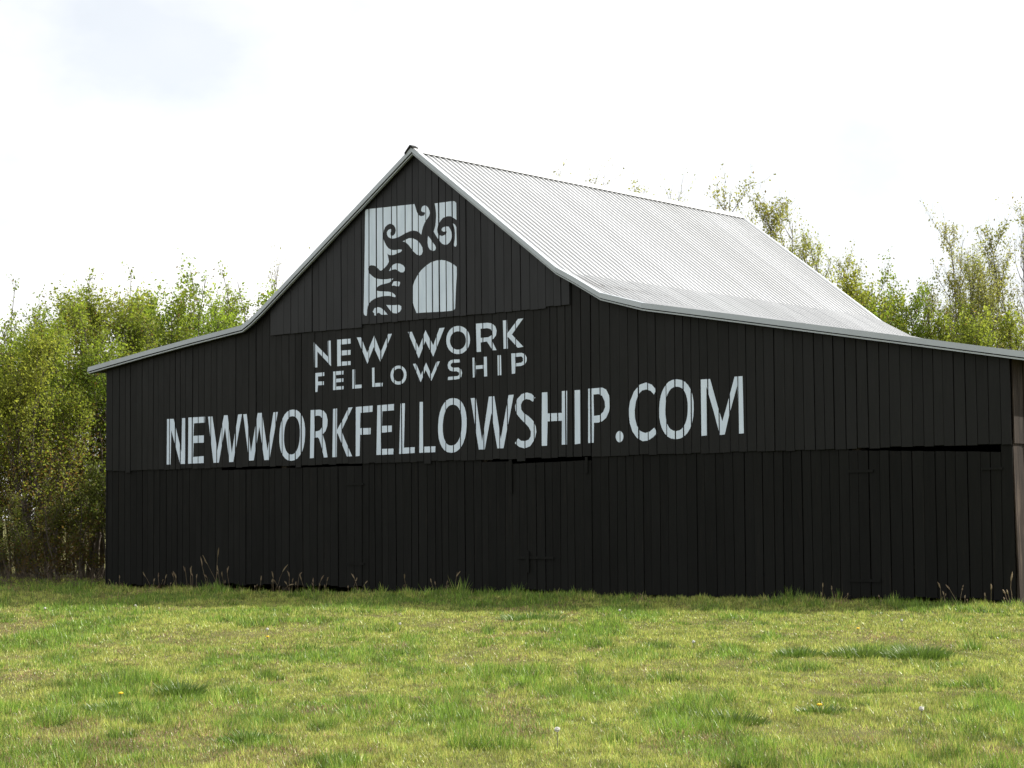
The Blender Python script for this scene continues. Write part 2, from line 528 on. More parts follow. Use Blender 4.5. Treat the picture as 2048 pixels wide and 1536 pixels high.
link('ridge_end', mb.mesh('ridge_end', M['iron']), roof)

# rake trims on the front edge: one flashing and one thin lower strip for each straight run
RUNS = [[0, 1, 2, 3], [3, 4, 5], [5, 6], [6, 7], [7, 8, 9], [9, 10], [10, 11, 12, 13]]
for k, run in enumerate(RUNS):
    pts = [PROFILE[j] for j in run]
    pts = [(u, z + 0.0) for u, z in pts]
    pro = 0.002 * (k % 2)
    mb = MB()
    v0, v1 = RV0 - 0.045 - pro, RV0 - 0.033 - pro
    for (ua, za), (ub, zb) in zip(pts[:-1], pts[1:]):
        h = 0.098
        mb.add([(ua,v0,za-h),(ub,v0,zb-h),(ub,v1,zb-h),(ua,v1,za-h),(ua,v0,za),(ub,v0,zb),(ub,v1,zb),(ua,v1,za)], BOXF)
        mb.add([(ua,v1,za-.006+pro),(ub,v1,zb-.006+pro),(ub,v1+.13,zb-.006+pro),(ua,v1+.13,za-.006+pro),
                (ua,v1,za+pro),(ub,v1,zb+pro),(ub,v1+.13,zb+pro),(ua,v1+.13,za+pro)], BOXF)
    link('rake_trim', mb.mesh('rake_trim', M['trim']), barn)
    mb = MB()
    v0, v1 = RV0 - 0.018 - pro, RV0 + 0.07
    for (ua, za), (ub, zb) in zip(pts[:-1], pts[1:]):
        mb.add([(ua,v0,za-.142),(ub,v0,zb-.142),(ub,v1,zb-.142),(ua,v1,za-.142),(ua,v0,za-.116),(ub,v0,zb-.116),(ub,v1,zb-.116),(ua,v1,za-.116)], BOXF)
    link('drip_strip', mb.mesh('drip_strip', M['trim']), barn)
    mb = MB()
    v0, v1 = RV0 + 0.035, RV0 + 0.085
    for (ua, za), (ub, zb) in zip(pts[:-1], pts[1:]):
        mb.add([(ua,v0,za-.150),(ub,v0,zb-.150),(ub,v1,zb-.150),(ua,v1,za-.150),(ua,v0,za-.062),(ub,v0,zb-.062),(ub,v1,zb-.062),(ua,v1,za-.062)], BOXF)
    link('rake_board', mb.mesh('rake_board', M['black']), barn)
# eave flashing along both eaves and a back rake trim
mb = MB()
mb.box(PROFILE[-1][0] - 0.004, PROFILE[-1][0] + 0.012, RV0 - 0.03, RV1, PROFILE[-1][1] - 0.11, PROFILE[-1][1] - 0.045)
mb.box(PROFILE[0][0] - 0.035, PROFILE[0][0] - 0.022, RV0 - 0.03, RV1, PROFILE[0][1] - 0.11, PROFILE[0][1] - 0.045)
link('eave_trim', mb.mesh('eave_trim', M['trim']), barn)
mb = MB()
for (ua, za), (ub, zb) in zip(BACK[:-1], BACK[1:]):
    v0, v1 = RV1 - 0.08, RV1 + 0.02
    mb.add([(ua,v0,za-.11),(ub,v0,zb-.11),(ub,v1,zb-.11),(ua,v1,za-.11),(ua,v0,za+.004),(ub,v0,zb+.004),(ub,v1,zb+.004),(ua,v1,za+.004)], BOXF)
link('back_rake_trim', mb.mesh('back_rake_trim', M['trim']), barn)

# door hardware
def bar(name, parent, u0, u1, z0, z1, v=0.0, th=0.012):
    mb = MB(); mb.box(u0, u1, v, v + th, z0, z1)
    link(name, mb.mesh(name, M['black_low']), parent)
bar('strap_hinge', door_objs[0], 7.50, 7.98, 2.17, 2.215, 0.004)
bar('strap_hinge', door_objs[0], 7.50, 7.98, 0.55, 0.595, 0.004)
bar('strap_hinge', door_objs[2], 19.12, 19.62, 2.20, 2.25, 0.004)
bar('strap_hinge', door_objs[2], 19.12, 19.72, 0.36, 0.41, 0.004)
bar('latch', door_objs[2], 21.58, 21.95, 2.20, 2.235, 0.004)
bar('latch', door_objs[1], 11.95, 12.84, 0.70, 0.745, 0.000)
bar('latch', door_objs[1], 12.18, 12.26, 0.44, 0.86, -0.013)
bar('door_jamb', barn, 11.78, 11.85, 1.95, 2.60, 0.0)
bar('door_jamb', barn, 13.60, 13.66, 2.30, 2.60, 0.0)

# ---- painted lettering and emblem: thin paint on every board it crosses, broken at the joints
LETTERS = [
 ('N', [[2.054,2.715,2.062,3.726,2.278,3.723,2.535,2.982,2.552,3.725,2.675,3.725,2.650,2.718,2.489,2.720,2.200,3.477,2.181,2.716]]),
 ('E', [[2.760,3.733,3.292,3.733,3.286,3.605,2.930,3.602,2.912,3.326,3.277,3.327,3.270,3.168,2.920,3.168,2.904,2.863,3.259,2.876,3.248,2.724,2.752,2.719]]),
 ('W', [[3.385,3.730,3.524,3.729,3.675,2.984,3.881,3.740,3.995,3.741,4.132,2.925,4.317,3.743,4.437,3.748,4.178,2.727,4.053,2.725,3.915,3.477,3.722,2.721,3.556,2.720]]),
 ('W', [[4.482,3.741,4.588,3.745,4.718,2.918,4.918,3.752,5.051,3.751,5.216,2.944,5.392,3.749,5.528,3.753,5.271,2.744,5.121,2.741,4.967,3.458,4.807,2.744,4.662,2.742]]),
 ('O', [[6.328,3.236,6.311,3.096,6.280,2.982,6.234,2.887,6.174,2.810,6.103,2.753,6.021,2.720,5.921,2.710,5.822,2.724,5.743,2.762,5.677,2.822,5.626,2.902,5.590,3.001,5.572,3.117,5.571,3.259,5.588,3.401,5.620,3.516,5.667,3.612,5.727,3.689,5.799,3.745,5.882,3.777,5.983,3.785,6.081,3.770,6.159,3.731,6.224,3.670,6.274,3.590,6.309,3.492,6.327,3.377], [6.182,3.237,6.171,3.131,6.150,3.046,6.121,2.974,6.083,2.916,6.038,2.874,5.986,2.848,5.923,2.841,5.861,2.851,5.812,2.879,5.771,2.924,5.740,2.984,5.718,3.058,5.707,3.145,5.708,3.251,5.720,3.357,5.740,3.443,5.770,3.516,5.809,3.574,5.854,3.616,5.906,3.641,5.969,3.647,6.031,3.636,6.080,3.607,6.120,3.562,6.151,3.502,6.173,3.429,6.183,3.342]]),
 ('R', [[6.496,3.753,6.760,3.753,6.865,3.723,6.938,3.652,6.976,3.529,6.965,3.408,6.916,3.303,6.832,3.238,6.905,3.061,6.971,2.759,6.867,2.756,6.779,3.034,6.727,3.150,6.685,3.182,6.596,3.169,6.582,2.753,6.472,2.750], [6.627,3.625,6.697,3.633,6.770,3.620,6.823,3.565,6.833,3.473,6.812,3.383,6.749,3.324,6.675,3.308,6.611,3.306]]),
 ('K', [[7.137,3.753,7.252,3.758,7.248,3.315,7.448,3.573,7.572,3.761,7.691,3.766,7.447,3.407,7.380,3.296,7.456,3.136,7.675,2.762,7.527,2.761,7.264,3.247,7.246,3.232,7.238,2.757,7.113,2.756]]),
 ('F', [[7.781,3.767,8.248,3.777,8.239,3.652,7.909,3.642,7.897,3.329,8.191,3.326,8.185,3.196,7.897,3.194,7.881,2.764,7.773,2.759]]),
 ('E', [[8.375,3.777,8.829,3.788,8.823,3.660,8.504,3.653,8.493,3.356,8.765,3.355,8.761,3.229,8.486,3.219,8.474,2.890,8.808,2.889,8.798,2.774,8.345,2.771]]),
 ('L', [[8.997,3.788,9.115,3.791,9.084,2.900,9.377,2.903,9.370,2.786,8.956,2.777]]),
 ('L', [[9.513,3.800,9.626,3.799,9.610,2.903,9.917,2.905,9.910,2.789,9.497,2.786]]),
 ('O', [[10.729,3.290,10.712,3.150,10.681,3.037,10.636,2.942,10.578,2.865,10.508,2.809,10.428,2.776,10.330,2.766,10.234,2.781,10.158,2.818,10.094,2.878,10.044,2.959,10.010,3.057,9.993,3.173,9.993,3.315,10.010,3.457,10.041,3.571,10.087,3.668,10.146,3.744,10.217,3.800,10.298,3.832,10.396,3.840,10.491,3.824,10.567,3.785,10.630,3.725,10.679,3.644,10.712,3.546,10.729,3.431], [10.605,3.300,10.594,3.194,10.572,3.109,10.542,3.038,10.502,2.980,10.455,2.938,10.402,2.913,10.337,2.906,10.273,2.916,10.222,2.944,10.180,2.989,10.147,3.049,10.125,3.123,10.114,3.210,10.115,3.316,10.127,3.422,10.148,3.508,10.179,3.580,10.219,3.638,10.266,3.680,10.320,3.704,10.386,3.711,10.449,3.699,10.500,3.670,10.542,3.625,10.574,3.565,10.596,3.491,10.606,3.405]]),
 ('W', [[10.834,3.819,10.970,3.820,11.119,2.966,11.293,3.830,11.432,3.832,11.586,2.995,11.784,3.838,11.911,3.841,11.651,2.821,11.499,2.820,11.354,3.513,11.182,2.811,11.035,2.809]]),
 ('S', [[12.436,3.762,12.348,3.838,12.233,3.869,12.108,3.842,12.000,3.755,11.941,3.624,11.952,3.532,11.996,3.453,12.085,3.366,12.191,3.278,12.270,3.205,12.323,3.120,12.316,3.029,12.268,2.968,12.188,2.942,12.089,2.949,12.010,2.999,11.928,2.908,12.035,2.835,12.168,2.803,12.302,2.841,12.410,2.964,12.455,3.108,12.439,3.220,12.378,3.327,12.264,3.415,12.158,3.475,12.096,3.548,12.088,3.639,12.133,3.714,12.214,3.746,12.303,3.728,12.373,3.686]]),
 ('H', [[12.601,3.852,12.731,3.852,12.732,3.449,13.066,3.448,13.071,3.858,13.198,3.859,13.182,2.848,13.056,2.848,13.065,3.300,12.730,3.298,12.711,2.840,12.579,2.838]]),
 ('I', [[13.374,3.859,13.500,3.862,13.494,2.857,13.366,2.848]]),
 ('P', [[13.693,3.874,14.013,3.881,14.102,3.841,14.168,3.729,14.188,3.566,14.159,3.422,14.095,3.316,14.005,3.256,13.915,3.235,13.813,3.235,13.804,2.863,13.680,2.861], [13.809,3.759,13.922,3.767,14.011,3.727,14.066,3.625,14.075,3.516,14.029,3.427,13.950,3.372,13.815,3.362]]),
 ('.', [[14.483,2.957,14.478,2.925,14.465,2.896,14.445,2.873,14.420,2.859,14.393,2.855,14.366,2.861,14.341,2.876,14.322,2.900,14.310,2.930,14.306,2.962,14.311,2.994,14.324,3.023,14.344,3.045,14.368,3.059,14.396,3.064,14.423,3.058,14.447,3.042,14.467,3.018,14.479,2.989]]),
 ('C', [[15.231,3.781,15.135,3.883,15.006,3.929,14.864,3.896,14.732,3.777,14.641,3.601,14.606,3.423,14.629,3.207,14.688,3.043,14.785,2.924,14.914,2.858,15.034,2.869,15.142,2.922,15.240,2.999,15.177,3.099,15.079,3.031,14.971,3.008,14.863,3.047,14.788,3.147,14.746,3.292,14.742,3.436,14.773,3.596,14.829,3.719,14.917,3.790,15.015,3.803,15.112,3.769,15.176,3.703]]),
 ('O', [[16.038,3.400,16.024,3.260,15.995,3.146,15.950,3.050,15.892,2.974,15.822,2.918,15.741,2.884,15.642,2.875,15.543,2.890,15.463,2.929,15.397,2.989,15.344,3.070,15.307,3.170,15.286,3.287,15.284,3.430,15.298,3.572,15.328,3.687,15.373,3.783,15.432,3.860,15.503,3.916,15.585,3.948,15.685,3.955,15.783,3.938,15.862,3.899,15.927,3.837,15.979,3.756,16.015,3.657,16.035,3.542], [15.912,3.412,15.903,3.308,15.883,3.223,15.854,3.152,15.815,3.095,15.769,3.053,15.716,3.028,15.650,3.021,15.586,3.032,15.534,3.061,15.491,3.105,15.457,3.166,15.433,3.239,15.420,3.326,15.419,3.432,15.428,3.537,15.448,3.622,15.478,3.694,15.517,3.751,15.563,3.793,15.617,3.817,15.682,3.823,15.747,3.811,15.798,3.782,15.841,3.737,15.875,3.677,15.898,3.603,15.911,3.517]]),
 ('M', [[16.197,3.927,16.394,3.926,16.545,3.435,16.639,3.163,16.735,3.428,16.908,3.943,17.074,3.945,17.082,2.936,16.975,2.932,16.960,3.781,16.794,3.304,16.686,2.927,16.583,2.922,16.457,3.352,16.313,3.794,16.309,2.922,16.195,2.917]]),
 ('N', [[6.589,5.162,6.992,4.840,6.988,5.173,7.073,5.174,7.083,4.640,6.686,4.968,6.682,4.638,6.600,4.638]]),
 ('E', [[7.257,5.180,7.638,5.180,7.641,5.078,7.356,5.072,7.360,4.947,7.640,4.947,7.637,4.847,7.360,4.846,7.362,4.719,7.639,4.718,7.639,4.637,7.260,4.631]]),
 ('W', [[7.814,5.193,7.929,5.189,8.095,4.860,8.297,5.207,8.470,4.856,8.675,5.211,8.778,5.210,8.461,4.662,8.280,4.970,8.101,4.638]]),
 ('F', [[6.611,4.521,6.883,4.524,6.883,4.449,6.701,4.446,6.700,4.340,6.870,4.336,6.870,4.262,6.700,4.262,6.683,4.125,6.619,4.125]]),
 ('E', [[7.143,4.525,7.438,4.529,7.434,4.453,7.226,4.449,7.231,4.373,7.434,4.372,7.432,4.300,7.230,4.298,7.233,4.211,7.441,4.213,7.436,4.147,7.139,4.142]]),
 ('L', [[7.687,4.539,7.761,4.540,7.763,4.221,7.960,4.220,7.955,4.149,7.686,4.146]]),
 ('L', [[8.232,4.548,8.314,4.550,8.315,4.232,8.520,4.231,8.512,4.158,8.235,4.157]]),
 ('O', [[9.163,4.353,9.155,4.301,9.133,4.256,9.099,4.218,9.055,4.191,9.003,4.175,8.943,4.172,8.884,4.181,8.833,4.201,8.791,4.233,8.759,4.274,8.740,4.321,8.735,4.375,8.744,4.427,8.766,4.473,8.800,4.510,8.844,4.537,8.897,4.553,8.956,4.556,9.015,4.547,9.066,4.526,9.108,4.494,9.139,4.454,9.158,4.407], [9.091,4.359,9.085,4.323,9.071,4.292,9.048,4.266,9.019,4.247,8.985,4.236,8.945,4.234,8.906,4.240,8.873,4.254,8.845,4.276,8.824,4.303,8.811,4.336,8.808,4.373,8.814,4.409,8.828,4.440,8.851,4.465,8.880,4.484,8.915,4.495,8.954,4.497,8.993,4.491,9.027,4.477,9.054,4.455,9.075,4.427,9.088,4.395]]),
 ('W', [[9.203,5.220,9.314,5.217,9.497,4.880,9.680,5.225,9.875,4.912,10.043,5.243,10.176,5.244,9.873,4.685,9.678,5.006,9.496,4.671]]),
 ('O', [[10.827,4.959,10.816,4.889,10.789,4.828,10.748,4.776,10.694,4.737,10.630,4.710,10.557,4.699,10.477,4.704,10.405,4.723,10.342,4.757,10.290,4.803,10.252,4.859,10.229,4.924,10.223,4.996,10.234,5.067,10.261,5.128,10.303,5.180,10.358,5.220,10.423,5.246,10.496,5.256,10.576,5.251,10.648,5.231,10.710,5.197,10.761,5.151,10.799,5.095,10.821,5.031], [10.726,4.956,10.719,4.910,10.701,4.870,10.673,4.837,10.637,4.811,10.593,4.794,10.544,4.787,10.490,4.790,10.441,4.803,10.399,4.825,10.364,4.855,10.338,4.892,10.322,4.934,10.318,4.981,10.326,5.027,10.344,5.067,10.372,5.100,10.409,5.126,10.453,5.143,10.502,5.150,10.556,5.147,10.605,5.133,10.647,5.111,10.682,5.081,10.707,5.044,10.722,5.003]]),
 ('R', [[10.983,5.270,11.279,5.269,11.391,5.247,11.469,5.189,11.503,5.101,11.484,5.009,11.419,4.945,11.375,4.929,11.497,4.722,11.398,4.724,11.252,4.906,11.100,4.894,11.106,4.712,10.999,4.714], [11.098,5.163,11.262,5.165,11.350,5.141,11.389,5.083,11.373,5.022,11.293,4.986,11.101,4.983]]),
 ('K', [[11.660,5.288,11.762,5.285,11.768,5.035,12.036,5.293,12.164,5.295,11.877,5.003,12.162,4.748,12.023,4.738,11.790,4.953,11.770,4.961,11.777,4.736,11.673,4.737]]),
 ('W', [[9.338,4.570,9.428,4.570,9.549,4.335,9.692,4.577,9.824,4.340,9.955,4.579,10.051,4.583,9.819,4.204,9.679,4.430,9.543,4.192]]),
 ('S', [[10.583,4.592,10.417,4.599,10.335,4.590,10.277,4.556,10.255,4.494,10.268,4.431,10.317,4.384,10.399,4.364,10.480,4.364,10.545,4.335,10.548,4.292,10.512,4.268,10.431,4.266,10.263,4.262,10.258,4.199,10.446,4.203,10.544,4.211,10.602,4.251,10.623,4.325,10.595,4.395,10.530,4.436,10.432,4.437,10.367,4.445,10.331,4.478,10.338,4.515,10.375,4.536,10.449,4.534,10.585,4.533]]),
 ('H', [[10.885,4.608,10.966,4.609,10.975,4.450,11.176,4.452,11.173,4.610,11.249,4.609,11.254,4.226,11.179,4.226,11.175,4.382,10.975,4.380,10.970,4.221,10.893,4.221]]),
 ('I', [[11.519,4.619,11.606,4.620,11.613,4.233,11.523,4.231]]),
 ('P', [[11.858,4.637,12.122,4.634,12.192,4.606,12.238,4.536,12.232,4.470,12.190,4.411,12.104,4.385,11.957,4.381,11.950,4.247,11.869,4.244], [11.951,4.564,12.106,4.568,12.149,4.535,12.149,4.480,12.105,4.446,11.957,4.442]]),
]
EMBLEM = [
 ('emblem', [[8.085,7.760,8.097,7.790,8.137,7.804,8.203,7.804,9.424,7.780,9.458,7.696,9.491,7.608,9.547,7.542,9.603,7.516,9.670,7.521,9.709,7.552,9.700,7.587,9.648,7.597,9.608,7.621,9.608,7.664,9.631,7.704,9.683,7.725,9.750,7.709,9.795,7.671,9.828,7.608,9.838,7.556,9.816,7.499,9.759,7.444,9.703,7.382,9.658,7.310,9.628,7.227,9.605,7.144,9.556,7.191,9.488,7.228,9.387,7.250,9.296,7.241,9.194,7.216,9.079,7.176,8.988,7.150,8.896,7.136,8.804,7.137,8.723,7.174,8.682,7.230,8.678,7.282,8.713,7.322,8.771,7.339,8.805,7.325,8.798,7.297,8.777,7.255,8.781,7.212,8.811,7.192,8.862,7.196,8.908,7.234,8.927,7.293,8.916,7.346,8.875,7.401,8.817,7.436,8.760,7.447,8.690,7.428,8.632,7.390,8.597,7.324,8.580,7.239,8.585,7.152,8.619,7.080,8.665,7.006,8.722,6.950,8.803,6.908,8.895,6.896,8.986,6.900,9.078,6.892,9.094,6.874,9.055,6.843,8.963,6.825,8.894,6.805,8.802,6.799,8.733,6.814,8.687,6.846,8.705,6.796,8.721,6.734,8.732,6.673,8.686,6.616,8.628,6.569,8.558,6.523,8.523,6.509,8.488,6.520,8.442,6.558,8.384,6.607,8.314,6.633,8.244,6.644,8.186,6.623,8.162,6.581,8.169,6.537,8.197,6.483,8.255,6.435,8.336,6.380,8.441,6.347,8.568,6.327,8.684,6.323,8.799,6.328,8.857,6.318,8.799,6.279,8.741,6.249,8.637,6.235,8.522,6.223,8.440,6.195,8.387,6.165,8.377,6.131,8.416,6.105,8.498,6.090,8.613,6.078,8.729,6.064,8.821,6.040,8.889,5.997,8.917,5.961,8.900,5.940,8.843,5.954,8.751,5.977,8.659,5.985,8.543,5.983,8.427,5.971,8.334,5.949,8.241,5.907,8.182,5.859,8.146,5.801,8.130,5.733,8.127,5.655,8.115,5.616,8.075,5.624,8.040,5.652,8.033,5.705,8.056,6.468,8.070,6.990,8.079,7.512]]),
 ('emblem', [[9.962,7.739,10.448,7.736,10.492,7.722,10.525,7.690,10.528,7.353,10.467,7.392,10.380,7.440,10.292,7.448,10.182,7.429,10.104,7.369,10.048,7.289,10.025,7.207,10.036,7.138,10.080,7.091,10.146,7.068,10.212,7.079,10.268,7.116,10.279,7.149,10.235,7.150,10.191,7.149,10.147,7.170,10.136,7.205,10.169,7.235,10.247,7.250,10.324,7.238,10.367,7.191,10.399,7.121,10.410,7.044,10.387,6.970,10.343,6.915,10.288,6.887,10.211,6.889,10.145,6.916,10.079,6.982,10.013,7.064,9.958,7.137,9.936,7.181,9.959,7.230,9.981,7.296,9.993,7.379,10.001,7.480,9.995,7.583,9.980,7.669]]),
 ('emblem', [[10.434,7.294,10.488,7.264,10.521,7.210,10.526,7.025,10.529,6.857,10.506,6.822,10.463,6.837,10.459,6.880,10.482,6.979,10.487,7.096,10.472,7.198]]),
 ('emblem', [[9.113,7.052,9.181,7.080,9.284,7.105,9.374,7.094,9.487,7.044,9.577,6.968,9.632,6.886,9.643,6.800,9.609,6.743,9.552,6.731,9.474,6.760,9.395,6.822,9.339,6.886,9.272,6.961,9.192,7.028]]),
 ('emblem', [[9.791,7.101,9.835,7.055,9.901,6.972,9.967,6.899,9.994,6.845,9.967,6.797,9.900,6.791,9.833,6.826,9.789,6.889,9.774,6.975,9.779,7.060]]),
 ('emblem', [[8.731,6.483,8.778,6.548,8.847,6.603,8.939,6.624,9.030,6.610,9.121,6.571,9.166,6.516,9.162,6.456,9.120,6.425,9.052,6.431,8.984,6.471,8.915,6.506,8.835,6.505]]),
 ('emblem', [[8.787,6.163,8.822,6.209,8.856,6.258,8.937,6.263,9.039,6.238,9.032,6.201,9.005,6.155,8.936,6.160,8.867,6.183,8.821,6.174]]),
 ('emblem', [[8.651,5.803,8.750,5.789,8.888,5.780,9.002,5.778,9.066,5.745,9.066,5.685,9.024,5.636,8.933,5.608,8.841,5.623,8.773,5.671,8.715,5.735]]),
 ('emblem', [[8.286,5.687,8.333,5.753,8.426,5.773,8.519,5.749,8.600,5.691,8.692,5.602,8.530,5.610,8.472,5.648,8.437,5.659,8.402,5.636,8.367,5.604,8.328,5.612,8.333,5.649,8.309,5.668]]),
 ('emblem', [[9.466,5.580,9.399,5.713,9.355,5.852,9.345,5.989,9.363,6.107,9.414,6.223,9.482,6.319,9.595,6.429,9.730,6.512,9.865,6.568,9.998,6.591,10.131,6.592,10.241,6.570,10.351,6.528,10.460,6.468,10.525,6.421,10.528,6.269,10.504,6.020,10.489,5.770,10.479,5.603,10.441,5.569,10.365,5.561,10.101,5.562,9.701,5.576]]),
]


def paint_on(tier, loops, name, parent):
    pts = [[Vector((p[i], 0, p[i + 1])) for i in range(0, len(p), 2)] for p in loops]
    tris = tessellate_polygon([[Vector((q.x, q.z, 0)) for q in p] for p in pts])
    flat = [q for p in pts for q in p]
    bm = bmesh.new()
    bv = [bm.verts.new(q) for q in flat]
    for t in tris:
        try: bm.faces.new([bv[i] for i in t])
        except ValueError: pass
    lo = min(q.x for q in flat); hi = max(q.x for q in flat)
    for i in range(len(tier.seams)):
        for sd_ in (-1, 1):
            zb = tier.z0
            ub = tier.su(i, zb, sd_, 0.008)
            if lo - 0.1 < ub < hi + 0.1:
                dirv = Vector((tier.seams[i][1], 0, 1)).normalized()
                nrm = Vector((dirv.z, 0, -dirv.x))
                bmesh.ops.bisect_plane(bm, geom=bm.verts[:] + bm.edges[:] + bm.faces[:], dist=1e-5, plane_co=(ub, 0, zb), plane_no=nrm)
    dead = []; where = {}
    n = len(tier.seams) - 1
    for f in bm.faces:
        c = f.calc_center_median(); hit = None
        for i in range(n):
            if tier.su(i, c.z, 1, 0.008) < c.x < tier.su(i + 1, c.z, -1, 0.008): hit = i; break
        if hit is None: dead.append(f)
        else:
            for v_ in f.verts: where[v_] = hit
    bmesh.ops.delete(bm, geom=dead, context='FACES')
    for v_ in bm.verts:
        if v_ in where: v_.co.y = tier.v[where[v_]] - 0.0016
    bmesh.ops.recalc_face_normals(bm, faces=bm.faces[:])
    me = bpy.data.meshes.new(name); bm.to_mesh(me); bm.free()
    me.materials.append(M['paint'])
    return link(name, me, parent)

for ch, loops in LETTERS:
    o = paint_on(mid, loops, 'painted_letter' if ch != '.' else 'painted_dot', barn)
    o['label'] = 'white painted letter ' + ch if ch != '.' else 'white painted dot'
emblem = None
for ch, loops in EMBLEM:
    o = paint_on(gab, loops, 'painted_emblem' if emblem is None else 'emblem_shape', barn if emblem is None else emblem)
    if emblem is None:
        emblem = o; o['label'] = 'square white emblem of curling flames and a rising sun'

# ---------------------------------------------------------------- trees
def unit(v): return v / (np.linalg.norm(v) + 1e-9)

class Tree:
    def __init__(s, seed):
        s.r = np.random.RandomState(seed); s.V = []; s.F = []; s.n = 0; s.leaf = []
    def tube(s, pts, rad, sides):
        pts = np.array(pts); m = len(pts)
        t = np.gradient(pts, axis=0); t /= np.linalg.norm(t, axis=1)[:, None] + 1e-9
        ref = np.where(np.abs(t[:, 2:3]) > 0.9, np.array([[1., 0, 0]]), np.array([[0, 0, 1.]]))
        a = np.cross(t, ref); a /= np.linalg.norm(a, axis=1)[:, None] + 1e-9
        b = np.cross(t, a)
        ang = np.arange(sides) * 2 * np.pi / sides
        ring = pts[:, None, :] + np.array(rad)[:, None, None] * (a[:, None, :] * np.cos(ang)[None, :, None] + b[:, None, :] * np.sin(ang)[None, :, None])
        s.V.append(ring.reshape(-1, 3))
        i = np.arange(m - 1)[:, None] * sides; j = np.arange(sides)[None, :]; k = (j + 1) % sides
        s.F.append((np.stack([i + j, i + k, i + sides + k, i + sides + j], -1).reshape(-1, 4)) + s.n)
        s.n += m * sides
    def branch(s, p, d, length, segs, wob, lift):
        pts = [p]; d = unit(d)
        for _ in range(segs):
            d = unit(d + s.r.normal(0, wob, 3) + np.array([0, 0, lift]))
            p = p + d * length / segs; pts.append(p)
        return np.array(pts)
    def leaves_on(s, pts, n, scat, t0=0.1):
        t = s.r.uniform(t0, 1.0, n) * (len(pts) - 1)
        i = np.minimum(t.astype(int), len(pts) - 2); f = (t - i)[:, None]
        s.leaf.append(pts[i] * (1 - f) + pts[i + 1] * f + s.r.normal(0, scat, (n, 3)))

def make_tree(seed, H, stems, base_r, spread, limbs, limb_len, limb_lift, twigs, twig_len, nleaf, leaf, crown0, pal, scat=0.05, trunk_r=0.09, low_sparse=0.0):
    T = Tree(seed); r = T.r
    for sidx in range(stems):
        a = r.uniform(0, 6.28); q = base_r * r.uniform(0.2, 1) if stems > 1 else 0
        h = H * (1.0 if sidx == 0 else r.uniform(0.7, 0.98))
        d = np.array([math.cos(a) * spread, math.sin(a) * spread, 1.0])
        st = T.branch(np.array([math.cos(a) * q, math.sin(a) * q, -0.15]), d, h * 1.04, 9, 0.09, 0.10)
        st[:, 2] *= h / st[-1, 2] if st[-1, 2] > 0.1 else 1
        if sidx == 0: st[:, :2] -= st[-1:, :2] * np.linspace(0, 1, len(st))[:, None] * 0.85
        r0 = trunk_r * r.uniform(0.7, 1.1) * (0.8 if sidx else 1)
        T.tube(st, np.linspace(r0, 0.008, len(st)), 6)
        for _ in range(limbs):
            u = crown0 + (1 - crown0) * r.uniform(0, 0.97) ** 0.9
            x = u * (len(st) - 1); i = min(int(x), len(st) - 2); p = st[i] + (st[i + 1] - st[i]) * (x - i)
            a = r.uniform(0, 6.28)
            L = limb_len * (1.15 - 0.75 * (u - crown0) / (1 - crown0)) * r.uniform(0.6, 1.2)
            lb = T.branch(p, np.array([math.cos(a), math.sin(a), 0.35 + limb_lift * u]), L, 5, 0.16, 0.10 + 0.12 * limb_lift)
            rr0 = max(0.006, r0 * 0.36 * (1 - u * 0.6))
            T.tube(lb, np.linspace(rr0, 0.004, len(lb)), 4)
            keep = 1 - low_sparse * (1 - u)
            for _ in range(twigs):
                y = r.uniform(0.2, 1.0) * (len(lb) - 1); j = min(int(y), len(lb) - 2)
                p2 = lb[j] + (lb[j + 1] - lb[j]) * (y - j)
                d2 = unit(lb[j + 1] - lb[j]) + r.normal(0, 0.65, 3) + np.array([0, 0, 0.25 + 0.35 * limb_lift])
                tw = T.branch(p2, d2, twig_len * r.uniform(0.5, 1.3), 3, 0.2, 0.12)
                T.tube(tw, np.linspace(0.0045, 0.002, len(tw)), 3)
                n = int(nleaf * keep * r.uniform(0.4, 1.6))
                if n: T.leaves_on(tw, n, scat)
            n = int(nleaf * keep * 0.8)
            if n: T.leaves_on(lb, n, scat, 0.4)
        T.leaves_on(st[-4:], int(nleaf * 1.5), scat)
    P = np.concatenate(T.leaf); n = len(P)
    ax = r.normal(0, 1, (n, 3)); ax[:, 2] -= 0.3; ax /= np.linalg.norm(ax, axis=1)[:, None]
    b = np.cross(ax, r.normal(0, 1, (n, 3))); b /= np.linalg.norm(b, axis=1)[:, None] + 1e-9
    s = leaf * r.uniform(0.55, 1.35, (n, 1))
    V = np.stack([P, P + ax * s * 0.5 + b * s * 0.3, P + ax * s, P + ax * s * 0.5 - b * s * 0.3], 1).reshape(-1, 3)
    F = np.arange(n * 4).reshape(n, 4)
    pal = np.array(pal); m = r.beta(1.6, 1.6, (n, 1))
    cl = vnoise(P[:, 0] * 1.0 + P[:, 2] * 0.7, P[:, 1] + P[:, 2] * 0.6, seed, 1.2)[:, None]
    w = np.clip((m * 0.5 + cl * 0.5 - 0.25) * 2, 0, 1)
    C = pal[0] * (1 - w) + pal[1] * w
    brown = (r.rand(n, 1) < np.clip(0.95 - P[:, 2:3] / H * 1.25, 0.03, 0.75))
    C = np.where(brown, pal[2], C) * r.uniform(0.75, 1.25, (n, 1))
    trunk = npmesh('trunk', np.concatenate(T.V), np.concatenate(T.F), M['bark'], smooth=True)
    crown = npmesh('crown', V, F, M['leaf'], np.repeat(C, 4, 0))
    return trunk, crown

